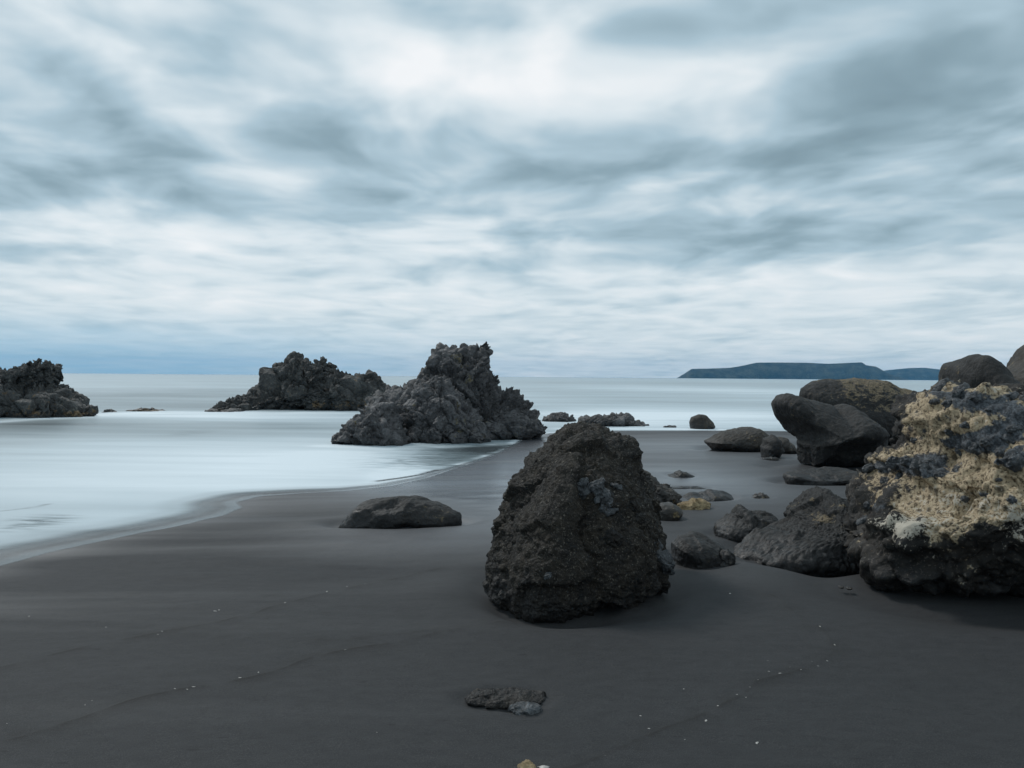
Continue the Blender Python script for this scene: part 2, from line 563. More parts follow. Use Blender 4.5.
M_TAN = rock_material('tan_stone', (0.17, 0.115, 0.055), (0.33, 0.26, 0.15), (0.45, 0.40, 0.30), 0.3, 0.8, 60.0, 0.6, 0.008, tide=False)
M_ISLE = rock_material('moorland_cliff', (0.012, 0.018, 0.014), (0.095, 0.098, 0.070), None, 0, 0.9, 0.35, 1.0, 6.0, spec=0.1, tide=False)


def shell_mat():
    m, g = new_mat('white_shell')
    oc = g.n('ShaderNodeTexCoord').outputs['Object']
    n = g.noise(oc, 300.0, 2.0, 0.6)
    col = g.mix(n, (0.26, 0.25, 0.22), (0.52, 0.50, 0.47))
    finish(g, g.n('ShaderNodeBsdfPrincipled', {'Base Color': col, 'Roughness': 0.45}).outputs[0])
    return m


M_SHELL = shell_mat()

# ------------------------------------------------------------------ unit icospheres
_ICO = {}


def ico(n):
    if n not in _ICO:
        bm = bmesh.new()
        bmesh.ops.create_icosphere(bm, subdivisions=n, radius=1.0)
        bm.verts.ensure_lookup_table()
        V = np.array([v.co[:] for v in bm.verts])
        Fc = np.array([[v.index for v in f.verts] for f in bm.faces])
        bm.free()
        _ICO[n] = (V, Fc)
    return _ICO[n]


def normals(V, Fc):
    a, b, c = V[Fc[:, 0]], V[Fc[:, 1]], V[Fc[:, 2]]
    fn = np.cross(b - a, c - a)
    N = np.zeros_like(V)
    for k in range(3):
        for j in range(3):
            N[:, j] += np.bincount(Fc[:, k], fn[:, j], len(V))
    return N / (np.linalg.norm(N, axis=1, keepdims=True) + 1e-12)


def roughen(V, Fc, style, A, seed):
    """A = reference size (m)"""
    off = np.array([seed * 3.1, seed * 1.7, seed * 0.9])
    Q = V + off
    N = normals(V, Fc)
    def warp(Q, k, amt):
        return Q + amt * A * np.stack([vnoise(Q / (A * k), seed + 20 + q) for q in range(3)], 1)

    if style == 'lava':
        V = V + N * (0.15 * A * fbm(Q / (A * 0.9), 3, seed))[:, None]
        # leaning ribs and broken faces; rubble where the mask is high, cleaner faces where it is low
        W = warp(Q, 0.3, 0.07)
        W = W @ np.array(Matrix.Rotation(math.radians(24), 3, 'Y')).T
        msk = np.clip(0.55 + 0.9 * fbm(Q / (A * 0.55), 2, seed + 40), 0.15, 1.25)
        for s, amp, st in ((0.46, 0.16, 0.55), (0.24, 0.16, 0.6), (0.12, 0.115, 0.75), (0.06, 0.062, 0.9)):
            h, e = facets(W * np.array([1, 1, st]) / (A * s), seed + int(s * 100), 1.0)
            a_ = amp * A * (msk if s < 0.3 else 1.0)
            h = np.clip(h, -0.6, 0.34) if s < 0.3 else h
            V = V + N * (a_ * (h * (0.95 if s > 0.3 else 1.05 * np.clip(e * 7, 0, 1)) - 0.75 * np.exp(-e * 10)))[:, None]
        V = V + N * (0.010 * A * fbm(Q / (A * 0.03), 3, seed + 5))[:, None]
    elif style == 'cong':
        d = 0.075 * A * fbm(Q / (A * 0.8), 3, seed, 0.45)
        V = V + N * d[:, None]
        h, e = facets(warp(Q, 0.3, 0.05) / (A * 0.42), seed + 3, 0.8)
        V = V + N * (0.055 * A * h)[:, None]
        for s, amp in ((0.10, 0.013), (0.05, 0.012), (0.026, 0.010)):
            f1, f2, cid = worley(Q / (A * s), seed + int(s * 1000))
            V = V + N * (A * amp * ((cid > 0.5) * np.clip(1 - (f1 / 0.62) ** 2, 0, 1) * (0.4 + cid) - (cid < 0.16) * np.clip(1 - f1 / 0.6, 0, 1)))[:, None]
        V = V + N * (A * 0.008 * fbm(Q / (A * 0.022), 3, seed + 5, 0.6))[:, None]
    elif style == 'tuff':
        V = V + N * (0.085 * A * fbm(Q / (A * 0.7), 3, seed))[:, None]
        t = (Q[:, 2] * 0.90 - Q[:, 0] * 0.42 + 0.12 * A * vnoise(Q / (A * 0.35), seed + 3)) / (A * 0.24)
        fr = t - np.floor(t)
        led = np.minimum(fr / 0.75, (1 - fr) / 0.25)
        V = V + N * (0.045 * A * (led - 0.5))[:, None]
        W = warp(Q, 0.2, 0.04)
        for s, amp in ((0.34, 0.060), (0.15, 0.048), (0.07, 0.026), (0.036, 0.007)):
            h, e = facets(W / (A * s), seed + int(s * 1000), 0.9)
            V = V + N * (A * amp * (h * np.clip(e * 5, 0, 1) - 0.25 * np.exp(-e * 8)))[:, None]
        V = V + N * (A * 0.007 * fbm(Q / (A * 0.018), 3, seed + 5, 0.6))[:, None]
    elif style == 'smooth':
        V = V + N * (0.075 * A * fbm(Q / (A * 0.9), 3, seed, 0.42))[:, None]
        h, e = facets(warp(Q, 0.5, 0.12) / (A * 0.62), seed + 3, 0.9)
        V = V + N * (0.05 * A * h * np.clip(e * 5, 0, 1))[:, None]
        f1, f2, cid = worley(warp(Q, 0.2, 0.04) / (A * 0.13), seed + 13)
        V = V - N * (0.020 * A * (cid < 0.14) * np.clip(1 - f1 / 0.55, 0, 1))[:, None]
        V = V + N * (0.010 * A * (cid > 0.9) * np.clip(1 - f1 / 0.5, 0, 1))[:, None]
        V = V + N * (0.008 * A * fbm(Q / (A * 0.06), 4, seed + 5, 0.6))[:, None]
    elif style in ('rough', 'chip'):
        V = V + N * (0.09 * A * fbm(Q / (A * 0.7), 4, seed, 0.5))[:, None]
        W = warp(Q, 0.3, 0.04)
        for s, amp in ((0.45, 0.12), (0.20, 0.06), (0.09, 0.028)):
            h, e = facets(W / (A * s), seed + int(s * 1000), 1.0)
            V = V + N * (A * amp * h * (0.7 if style == 'rough' else 1.1))[:, None]
        V = V + N * (A * 0.012 * fbm(Q / (A * 0.04), 3, seed + 5, 0.6))[:, None]
    return V


def px_of(V):
    """picture position of world points"""
    inv = np.array(CM.inverted())
    Q = V @ inv[:3, :3].T + inv[:3, 3]
    return 512 + F_PX * Q[:, 0] / -Q[:, 2], 384 - F_PX * Q[:, 1] / -Q[:, 2]


FOOT = []        # footprints on the sand: x, y, half width, half depth


def poly_radial(pts, cx, cz, th):
    """largest radius of a closed outline in every direction from a centre"""
    R = np.zeros_like(th)
    dxs, dzs = np.cos(th), np.sin(th)
    for i in range(len(pts)):
        a, b = pts[i - 1] - (cx, cz), pts[i] - (cx, cz)
        e = b - a
        den = dxs * e[1] - dzs * e[0]
        den = np.where(np.abs(den) < 1e-9, 1e-9, den)
        t = (a[0] * e[1] - a[1] * e[0]) / den
        u = (a[0] * dzs - a[1] * dxs) / den
        ok = (t > 0) & (u >= -1e-6) & (u <= 1 + 1e-6)
        R = np.where(ok, np.maximum(R, t), R)
    return R


TH = np.linspace(-math.pi, math.pi, 1441)
KERN = np.hanning(11)
KERN /= KERN.sum()


def lobe(outline, contact, T, sub=6, style='smooth', seed=1, A=None, p=2.6, shape=None, centre=None, D=None, water=False,
         bury=True, back=1.0, fit=4):
    """a solid whose silhouette follows a traced outline, standing on the ground where `contact` lies, T = half thickness (m).
    Its width, height and distance are refined until the finished, roughened rock has the traced proportions.
    Returns world vertices, faces, base point and reference size."""
    fixD = D is not None
    if D is None:
        c = hit_z(*contact) if water else hit_ground(*contact)
        D = c.y + T * 0.92
    nb = 72
    bins = np.ones(nb)
    A0 = A

    def build(D, bins, sub):
        pts = []
        for (x, y) in outline:
            d = ray(x, y)
            q = CAM + d * ((D - CAM.y) / d.y)
            pts.append((q.x, q.z))
        cxm = sum(q[0] for q in pts) / len(pts)
        zg = 0.0 if water else sand_at(cxm, D)
        if bury:
            pts = [(x, z if z > zg + 0.02 else zg - 0.05 - (zg - z) * 1.8) for x, z in pts]
        pts = np.array(pts)
        if centre is None:
            x0, x1 = pts[:, 0].min(), pts[:, 0].max()
            z0, z1 = max(pts[:, 1].min(), zg - 0.1), pts[:, 1].max()
            cx, cz = (x0 + x1) / 2, z0 + (z1 - z0) * 0.42
        else:
            d = ray(*centre)
            q = CAM + d * ((D - CAM.y) / d.y)
            cx, cz = q.x, q.z
        R = poly_radial(pts, cx, cz, TH)
        R = np.convolve(np.concatenate([R[-6:-1], R, R[1:6]]), KERN, 'valid')
        mul = np.interp(TH, (np.arange(-1, nb + 1) + 0.5) / nb * 2 * math.pi - math.pi, np.concatenate([bins[-1:], bins, bins[:1]]))
        R = R * mul
        V, Fc = ico(sub)
        rho = np.sqrt(V[:, 0] ** 2 + V[:, 2] ** 2)
        Rv = np.interp(np.arctan2(V[:, 2], V[:, 0]), TH, R)
        rr = np.clip(rho, 0, 1)
        prof = (1 - rr ** p) ** (1 / p)
        yy = np.sign(V[:, 1]) * T * prof
        yy = np.where(yy > 0, yy * back, yy)
        X = cx + Rv * rr * V[:, 0] / np.maximum(rho, 1e-9)
        Z = cz + Rv * rr * V[:, 2] / np.maximum(rho, 1e-9)
        Wv = np.stack([X, D + yy, Z], 1)
        hw = (pts[:, 0].max() - pts[:, 0].min()) / 2
        if shape is not None:
            Wv[:, 1] += shape((X - cx) / hw, (Z - zg) / max(pts[:, 1].max() - zg, 1e-3))
        AA = A0 if A0 is not None else (hw * 2 + (pts[:, 1].max() - zg)) / 2
        Wv = roughen(Wv, Fc, style, AA, seed)
        return Wv, Fc, cx, cz, zg, hw, AA

    oa = np.array(outline, float)
    for it in range(fit):
        fs = min(sub, 5)
        Wv, Fc, cx, cz, zg, hw, AA = build(D, bins, fs)
        cp = px_of(np.array([[cx, D, cz]]))
        cpx, cpy = float(cp[0][0]), float(cp[1][0])
        up = Wv[:, 2] > zg + 0.01
        vx, vy = px_of(Wv[up])
        ang = np.arctan2(-(vy - cpy), vx - cpx)
        rad = np.hypot(vx - cpx, vy - cpy)
        k = np.clip(((ang + math.pi) / (2 * math.pi) * nb).astype(int), 0, nb - 1)
        got = np.zeros(nb)
        np.maximum.at(got, k, rad)
        bc = (np.arange(nb) + 0.5) / nb * 2 * math.pi - math.pi
        want = poly_radial(oa * (1, -1), cpx, -cpy, bc)
        tipz = cz + want * np.sin(bc) * (D / F_PX)
        ok = (got > 0) & (want > 0) & (tipz > zg + min(0.04 * (1 if not water else 2), 0.25 * max(cz - zg, 0.02) * 2))
        if ok.sum() > 6:
            r = np.interp(np.arange(nb), np.where(ok)[0], (want / np.maximum(got, 1e-6))[ok], period=nb)
            r = np.convolve(np.concatenate([r[-3:], r, r[:3]]), [.07, .15, .18, .2, .18, .15, .07], 'valid')
            bins = np.clip(bins * np.clip(r, 0.75, 1.25), 0.5, 1.6)
        if not fixD:
            vx, vy = px_of(Wv)
            band = (np.abs(Wv[:, 2] - zg) < 0.05 * max(1.0, AA)) & (np.abs(vx - contact[0]) < 0.18 * (oa[:, 0].max() - oa[:, 0].min()) + 2)
            if band.any():
                ym = Wv[band, 1].min()
                yc = (hit_z(*contact) if water else hit_ground(*contact)).y
                D += float(np.clip(yc - ym, -0.4 * T - 0.1, 0.4 * T + 0.1)) * 0.8
    Wv, Fc, cx, cz, zg, hw, AA = build(D, bins, sub)
    if not water:
        FOOT.append((cx, D, hw, T))
    return Wv, Fc, (cx, D, zg), AA


def put(name, lobes, mat, label, cat, group=None, crust=None, parent_root=False, extra=None, smooth=True):
    Vs, Fs, n = [], [], 0
    for V, Fc, c, A in lobes:
        Vs.append(V)
        Fs.append(Fc + n)
        n += len(V)
    V = np.concatenate(Vs)
    Fc = np.concatenate(Fs)
    base = np.array(lobes[0][2])
    L = V - base
    at = {}
    at['crust'] = crust(V, normals(V, Fc)) if crust else np.zeros(len(V))
    if extra:
        at.update(extra(V, normals(V, Fc)))
    if parent_root:
        root = bpy.data.objects.new(name, None)
        root.empty_display_size = 0.2
        COL.objects.link(root)
        root.location = base
        tag(root, label, cat, group)
        body = mesh_obj('rock_body', L, Fc, mat, (0, 0, 0), root, smooth, at)
        return root, body, V, Fc
    o = mesh_obj(name, L, Fc, mat, base, None, smooth, at)
    tag(o, label, cat, group)
    return o, o, V, Fc


def patch(V, plist, D, N=None):
    """crust patches grown on a rock: each is an ellipsoid round a point of its front face"""
    r = np.zeros(len(V))
    vx, vy = px_of(V)
    for x, y, rx, ry, tilt, s in plist:
        near = np.hypot(vx - x, vy - y) < 7
        if not near.any():
            near = np.hypot(vx - x, vy - y) < 30
            if not near.any():
                continue
        idx = np.where(near)[0]
        q = V[idx[np.argmin(V[idx, 1])]]
        k = q[1] / F_PX
        ca, sa = math.cos(math.radians(tilt)), math.sin(math.radians(tilt))
        u = ((V[:, 0] - q[0]) * ca + (V[:, 2] - q[2]) * sa) / (rx * k)
        v = (-(V[:, 0] - q[0]) * sa + (V[:, 2] - q[2]) * ca) / (ry * k)
        wd = (V[:, 1] - q[1]) / (max(rx, ry) * k * 2.0)
        r += s * np.exp(-(u * u + v * v + wd * wd))
    return r


def lump(name, loc, size, rotz, mat, parent=None, seed=1, style='rough', sub=4, tilt=(0, 0), flat=False):
    V, Fc = ico(sub)
    V = V * np.array(size)
    V = roughen(V, Fc, style, float(np.mean(size)) * 2, seed)
    Rm = np.array((Matrix.Rotation(rotz, 3, 'Z') @ Matrix.Rotation(tilt[0], 3, 'X') @ Matrix.Rotation(tilt[1], 3, 'Y')))
    V = V @ Rm.T
    o = mesh_obj(name, V, Fc, mat, loc, parent, True, {'crust': np.zeros(len(V))})
    return o


# ================================================================== ROCKS
def g_ring(*a):
    return list(a)


# ---- the large brown boulder in the middle
OUT_MID = [(487, 603), (485, 575), (491, 541), (499, 512), (509, 484), (524, 462), (537, 447), (555, 432), (568, 422), (585, 422), (605, 425),
           (625, 436), (641, 447), (645, 460), (647, 474), (655, 488), (661, 519), (666, 541), (670, 570), (666, 586), (632, 596), (604, 600),
           (585, 606), (554, 615), (522, 619), (497, 613)]
l0 = lobe(OUT_MID, (548, 616), 0.72, 7, 'cong', 11, p=2.3,
          shape=lambda xn, zn: 0.42 * np.clip(zn, 0, 1.2) - 0.02 + 0.30 * np.clip(xn - 0.15, 0, 1))
l0b = lobe([(505, 600), (503, 560), (515, 510), (535, 470), (560, 445), (585, 450), (590, 500), (600, 560), (605, 600), (560, 615), (520, 616)],
           (545, 617), 0.55, 6, 'cong', 12, p=2.2, shape=lambda xn, zn: 0.35 * np.clip(zn, 0, 1.2))
root_mid, body_mid, V_mid, F_mid = put('boulder', [l0, l0b], M_CONG,
    'tall upright brown boulder in mid beach with blue grey stones set in its face', 'boulder', parent_root=True)


def surf_hit(V, Fc, px, py):
    bvh = BVHTree.FromPolygons([tuple(v) for v in V], [tuple(f) for f in Fc])
    return bvh, bvh.ray_cast(CAM, ray(px, py).normalized())


bvh_mid = BVHTree.FromPolygons(V_mid.tolist(), F_mid.tolist())
base_mid = root_mid.location


def embed(bvh, root, px, py, sx, sz, sy, ang, seed, mat, sink=0.35, style='lava', sub=5):
    loc, nrm, idx, dist = bvh.ray_cast(CAM, ray(px, py).normalized())
    if loc is None:
        return None
    k = dist / F_PX
    size = (sx * k, sy * k, sz * k)
    p = loc - nrm * size[1] * sink
    o = lump('embedded_stone', p - root.location, size, 0, mat, root, seed, style, sub, tilt=(0, -math.radians(ang)))
    return o


embed(bvh_mid, root_mid, 584, 490, 8, 13, 8, 12, 31, M_EMB, 0.45, 'chip')
embed(bvh_mid, root_mid, 602, 496, 9, 19, 9, 28, 32, M_EMB, 0.45, 'chip')
embed(bvh_mid, root_mid, 617, 486, 6, 4, 5, -20, 33, M_EMB, 0.5, 'chip')
embed(bvh_mid, root_mid, 660, 556, 6, 24, 12, 38, 34, M_EMB, 0.3, 'chip')
embed(bvh_mid, root_mid, 548, 576, 4, 3.5, 3, 0, 35, M_EMB, 0.5, 'chip')
embed(bvh_mid, root_mid, 640, 520, 8, 6, 6, 20, 36, M_CONG, 0.5, 'chip')
embed(bvh_mid, root_mid, 631, 505, 9, 6, 6, -20, 37, M_CONG, 0.5, 'chip')
embed(bvh_mid, root_mid, 612, 540, 10, 8, 6, 10, 38, M_CONG, 0.5, 'chip')

# ---- the big tan and black boulder on the right
OUT_R = [(845, 525), (853, 498), (863, 478), (866, 463), (872, 445), (887, 436), (898, 424), (907, 405), (922, 396), (938, 384), (957, 380),
         (980, 383), (1007, 389), (1024, 388), (1060, 392), (1100, 405), (1140, 450), (1160, 520), (1150, 580), (1100, 606), (1020, 610), (980, 609),
         (922, 602), (894, 597), (871, 585), (857, 566), (847, 545)]
lr = lobe(OUT_R, (960, 604), 0.95, 7, 'tuff', 24, p=2.5, A=1.5, centre=(985, 500),
          shape=lambda xn, zn: 0.75 * np.clip(zn - 0.42, 0, 1) + 0.50 * np.clip(0.42 - zn, 0, 1) + 0.25 * np.clip(-xn - 0.3, 0, 1))
D_R = lr[2][1] - 0.6
TANP = [(1005, 474, 66, 30, 24, 1.3), (930, 507, 34, 14, 20, .7), (960, 400, 55, 22, 0, .9), (925, 415, 32, 24, 40, 1.15), (905, 448, 26, 14, 25, .6), (880, 470, 18, 22, 60, .95), (1010, 405, 45, 20, 0, .8),
        (985, 425, 60, 18, 10, .7), (925, 505, 40, 16, 15, .35), (870, 485, 10, 12, 0, .7), (1080, 440, 60, 60, 0, .9), (960, 497, 40, 16, 15, .5)]
PALEP = [(918, 516, 36, 12, 24, .75), (893, 524, 16, 12, 0, .55), (955, 500, 30, 12, 30, .5), (1016, 525, 14, 22, 0, .8), (1010, 415, 30, 14, 0, .45), (985, 385, 24, 6, 0, .5)]
BASP = [(940, 387, 24, 8, -15, .8), (985, 400, 22, 8, 0, .6), (1005, 392, 18, 7, 0, .5), (957, 400, 12, 14, 0, .5), (880, 470, 16, 8, 15, .9),
        (905, 466, 22, 8, 12, .9), (932, 459, 22, 9, 18, .9), (958, 449, 22, 9, 24, .9), (984, 438, 22, 9, 24, .9), (1010, 426, 22, 10, 24, .9),
        (1018, 462, 14, 12, 0, .9), (870, 503, 10, 14, 0, .6), (998, 452, 8, 8, 0, .6), (930, 422, 26, 6, 25, .4), (1012, 408, 20, 6, 10, .5)]


def r_crust(V, N):
    return np.clip(patch(V, TANP, D_R), 0, 1.3)


def r_extra(V, N):
    return {'pale': np.clip(patch(V, PALEP, D_R), 0, 1.2), 'basalt': np.clip(patch(V, BASP, D_R), 0, 1.1)}


root_r, body_r, V_r, F_r = put('boulder', [lr], M_TUFF,
    'huge tan crusted boulder at the right edge with pale patches and black undercut base', 'boulder', parent_root=True,
    crust=r_crust, extra=r_extra)
bvh_r = BVHTree.FromPolygons(V_r.tolist(), F_r.tolist())
rng = random.Random(5)
KN = [(942, 386, 9), (958, 392, 7), (969, 386, 8), (951, 405, 6), (935, 402, 6), (976, 400, 6), (998, 452, 5), (1018, 462, 10), (1010, 440, 7), (990, 444, 6),
      (893, 463, 8), (872, 467, 7), (905, 460, 6), (918, 468, 7), (930, 462, 6), (944, 457, 6), (960, 452, 6), (975, 446, 7), (884, 480, 6), (900, 476, 6),
      (1000, 425, 6), (1016, 428, 6), (988, 410, 6), (1008, 396, 7), (952, 432, 5), (966, 425, 5), (868, 505, 6), (862, 520, 6), (930, 385, 5), (1020, 400, 7),
      (915, 440, 5), (925, 432, 5), (940, 476, 5), (955, 470, 5), (1000, 480, 4), (985, 495, 4), (965, 500, 4), (1012, 500, 5)]
for i, (x, y, r) in enumerate(KN):
    embed(bvh_r, root_r, x, y, r * rng.uniform(0.7, 1.25), r * rng.uniform(0.45, 0.8), r * 0.7, rng.uniform(-40, 40), 60 + i, M_EMB, 0.55, 'chip', 4)

# ---- remaining boulders and rocks on the sand
def simple(name, outline, contact, T, label, cat='rock', mat=None, style='smooth', seed=1, sub=6, p=2.6, shape=None, crust=None, A=None, **kw):
    lb = lobe(outline, contact, T, sub, style, seed, A, p, shape, **kw)
    return put(name, [lb], mat or M_SMOOTH, label, cat, crust=crust)


OUT_G = [(799, 392), (801, 386), (815, 379.5), (832, 377), (858, 379), (877, 379.5), (888, 381), (901, 387), (921, 392), (930, 405), (928, 430), (910, 446),
         (860, 450), (820, 446), (806, 425), (800, 404)]
Dg = hit_ground(850, 448).y + 0.7
simple('boulder', OUT_G, (860, 448), 0.95, 'long rounded boulder with tan flecked top behind the leaning dark boulder', 'boulder', M_SMOOTH, 'smooth', 41, 7,
       shape=lambda xn, zn: 0.45 * np.clip(zn - 0.35, 0, 1) + 0.25 * np.clip(0.4 - zn, 0, 1),
       crust=lambda V, N: np.clip(1.7 * (N[:, 2] - 0.10), 0, 1) * np.clip((V[:, 0] - V[:, 0].min()) / 1.4, 0.35, 1) * (V[:, 2] > 0.9))
OUT_F = [(770, 404), (774, 395.5), (783, 391.5), (799, 395), (828, 404), (838, 407), (855, 406.5), (869, 418), (890, 431), (888, 448), (877, 457), (865, 467),
         (842, 469), (803, 467), (798, 456), (797, 442), (781, 423)]
simple('boulder', OUT_F, (835, 469), 0.75, 'smooth dark boulder with a blunt nose leaning out to the left', 'boulder', M_SMOOTH, 'smooth', 42, 7,
       shape=lambda xn, zn: 0.35 * np.clip(zn - 0.55, 0, 1) + 0.30 * np.clip(-xn - 0.2, 0, 1) - 0.25 * np.exp(-((zn - 0.42 - 0.25 * xn) / 0.16) ** 2))
simple('rock', [(780, 475), (799, 469), (829, 466.5), (858, 470), (875, 477), (868, 484), (830, 486), (809, 485), (790, 482)], (828, 485), 0.42,
       'flat low slab of dark rock in front of the leaning boulder', mat=M_SMOOTH, style='smooth', seed=43, p=2.0)
simple('boulder', [(945.5, 381), (951, 370), (966, 355), (972, 353.5), (985, 356), (999, 365), (1014, 375), (1030, 395), (1030, 430), (1010, 450), (960, 450), (945, 430), (942, 400)],
       (985, 452), 0.7, 'dark smooth peaked boulder showing above the tan boulder', 'boulder', M_SMOOTH, 'smooth', 44, 6,
       shape=lambda xn, zn: 0.4 * np.clip(zn - 0.5, 0, 1), D=9.4)
simple('boulder', [(985, 400), (1001, 365), (1012, 355), (1024, 348), (1045, 338), (1075, 340), (1100, 365), (1110, 410), (1100, 450), (1040, 455), (990, 450)],
       (1040, 452), 0.8, 'brownish boulder cut by the right edge behind the peaked dark boulder', 'boulder', M_BROWN, 'smooth', 45, 6,
       shape=lambda xn, zn: 0.4 * np.clip(zn - 0.5, 0, 1), D=10.4)
# rock in front: wide dark slope beside the tan boulder
simple('boulder', [(733, 552), (745, 540), (766, 530), (791, 515), (801, 502), (812, 497), (824, 495), (845, 497), (864, 500), (900, 510), (915, 540), (900, 566), (861, 568),
                   (812, 568), (772, 565), (739, 562)], (810, 568), 0.55,
       'broad dark sloping boulder with a tan patch wedged beside the tan boulder', 'boulder', M_SMOOTH, 'cong', 46, 7, p=2.2, A=0.75,
       shape=lambda xn, zn: 0.40 * np.clip(zn, 0, 1.2),
       crust=lambda V, N: np.clip(patch(V, [(820, 513, 11, 5.5, 0, 1.2), (835, 500, 14, 3, 0, .45), (806, 501, 5, 3, 0, .6)], 7.6), 0, 1.1))
simple('rock', [(713, 527), (723, 516), (741, 505), (751, 509), (768, 511), (779, 519), (776, 532), (763, 539), (737, 542), (721, 540), (714, 533)], (740, 541), 0.33,
       'dark angular rock with a pointed top between the rounded hump and the sloping boulder', mat=M_SMOOTH, style='cong', seed=47, p=2.0,
       shape=lambda xn, zn: 0.15 * np.clip(zn, 0, 1))
simple('rock', [(668, 542), (676, 532), (693, 530), (705, 537), (719, 547), (728, 556), (727, 566), (700, 568), (679, 568), (668, 566)], (695, 568), 0.30,
       'rounded dark hump of rock right behind the tall brown boulder', mat=M_SMOOTH, style='smooth', seed=48, p=2.3)
simple('rock', [(715, 562), (718, 552), (727, 549), (735, 555), (736, 563), (728, 567), (719, 567)], (726, 567), 0.10,
       'small black stone tucked against the rounded dark hump', mat=M_SMOOTH, style='rough', seed=49, sub=5, p=2.2)
simple('rock', [(640, 470), (650, 474), (662, 483), (673, 489), (682, 497), (680, 504), (662, 506), (640, 508)], (662, 507), 0.45,
       'brown rock sloping down to the right from behind the tall brown boulder', mat=M_BROWN, style='rough', seed=50, p=2.2)
simple('rock', [(652, 503), (662, 501), (671, 500.5), (679, 505), (684, 511), (682, 518), (670, 521), (650, 521)], (668, 520), 0.22,
       'dark stone touching the left end of the tan stone', mat=M_BROWN, style='smooth', seed=51, sub=5)
simple('rock', [(676, 503), (690, 500), (707, 498), (713, 503), (712, 508), (698, 510), (680, 511)], (697, 510), 0.12,
       'flat tan stone on the sand in front of the black rounded rock', mat=M_TAN, style='rough', seed=52, sub=5)
simple('rock', [(684, 498), (698, 492.5), (712, 489.5), (724, 491), (733, 497), (722, 502), (705, 502), (690, 501)], (712, 501.5), 0.25,
       'low rounded black rock just behind the tan stone', mat=M_SMOOTH, style='smooth', seed=53, sub=5)
simple('rock', [(747, 499), (754, 493), (761, 491.5), (769, 496), (771, 500), (760, 501), (750, 501)], (760, 500.5), 0.12,
       'small dark rock with an orange tan face alone on the sand', mat=M_BROWN, style='rough', seed=54, sub=5,
       crust=lambda V, N: np.clip(patch(V, [(760, 497, 5, 3, 0, 1.2)], 9.6), 0, 1.2))
simple('rock', [(667, 475.5), (679, 470), (686, 471), (693, 475), (684, 478), (674, 478)], (680, 477.5), 0.22,
       'small dark mound of rock alone on the open sand right of the tall boulder', mat=M_SMOOTH, style='smooth', seed=55, sub=5)
simple('rock', [(668, 488), (680, 485.5), (700, 486), (708, 488.5), (700, 490.5), (680, 491)], (688, 490.5), 0.15,
       'thin flat sliver of dark rock level with the sand above the black rounded rock', mat=M_SMOOTH, style='smooth', seed=56, sub=5)
simple('rock', [(762, 458.5), (770, 457), (778, 457.6), (779, 459.5), (770, 460.5), (763, 460)], (771, 460.3), 0.08,
       'tiny brown stone below the round rock beside the brown hump', mat=M_BROWN, style='smooth', seed=57, sub=4)
simple('rock', [(702, 442), (710, 437), (722, 430.5), (744, 426.5), (757, 427.5), (769, 434), (776, 445), (770, 450), (730, 451), (712, 448)], (738, 451), 0.6,
       'long brown humped rock lying at the back edge of the sand', mat=M_BROWN, style='smooth', seed=58)
simple('rock', [(760, 447), (763, 438), (773, 434), (781, 440), (785, 452), (777, 458.5), (761, 458)], (772, 458), 0.3,
       'round dark rock at the right end of the long brown hump', mat=M_SMOOTH, style='smooth', seed=59, sub=5)
simple('rock', [(770, 440), (776, 436.5), (784, 437), (794, 445), (798, 451), (785, 454), (770, 453)], (784, 453), 0.4,
       'low grey brown rock showing between the round rock and the leaning boulder', mat=M_BROWN, style='smooth', seed=60, sub=5)
simple('rock', [(334, 523), (345, 518), (351, 509), (366, 500), (382, 497), (401, 496), (415, 495), (431, 498), (445, 504), (462, 513), (461, 521), (441, 523), (413, 523),
                (387, 527), (361, 529), (347, 528)], (370, 528), 0.30,
       'long low dark rock lying alone on wet sand near the waterline', mat=M_SMOOTH, style='smooth', seed=61, sub=6, p=2.2)
# foreground gravelly mound and its grey stone
def flat_rock(px, ytop, ybot, hw, h, label, cat, mat, style, seed, sub=5, sink=0.35):
    """low stone lying in the sand: its plan is traced on the ground, h = height above it"""
    n, f = hit_ground(px, ybot), hit_ground(px, ytop)
    cy = (n.y + f.y) / 2
    cx = (n.x + f.x) / 2
    k = cy / F_PX
    loc = Vector((cx, cy, sand_at(cx, cy)))
    V, Fc = ico(sub)
    V = V * np.array([hw * k, max((f.y - n.y) / 2, hw * k * 0.5), h])
    V = roughen(V, Fc, style, hw * k * 1.1, seed) + np.array([0, 0, -h * sink])
    o = mesh_obj('rock' if cat == 'rock' else cat, V, Fc, mat, loc, None, True, {'crust': np.zeros(len(V))})
    tag(o, label, cat)
    FOOT.append((cx, cy, hw * k, max((f.y - n.y) / 2, hw * k * 0.5)))


flat_rock(505, 689, 706.5, 40, 0.020, 'shallow gravelly lump of rock half buried in the foreground sand', 'rock', M_CONG, 'cong', 62, 6, 0.2)
flat_rock(526, 703, 714, 16, 0.028, 'grey pebble pressed against the half buried gravelly lump', 'stone', M_EMB, 'rough', 63, 5, 0.1)
flat_rock(527, 763, 773, 9, 0.022, 'small orange tan stone at the bottom edge of the picture', 'stone', M_TAN, 'rough', 64, 5, 0.1)
flat_rock(841, 585.6, 588, 2.4, 0.010, 'left one of two small pebbles on the sand beside the tan boulder', 'pebble', M_BROWN, 'rough', 65, 3, 0.1)
flat_rock(849, 586.8, 589.2, 2.6, 0.011, 'right one of two small pebbles on the sand beside the tan boulder', 'pebble', M_BROWN, 'rough', 66, 3, 0.1)

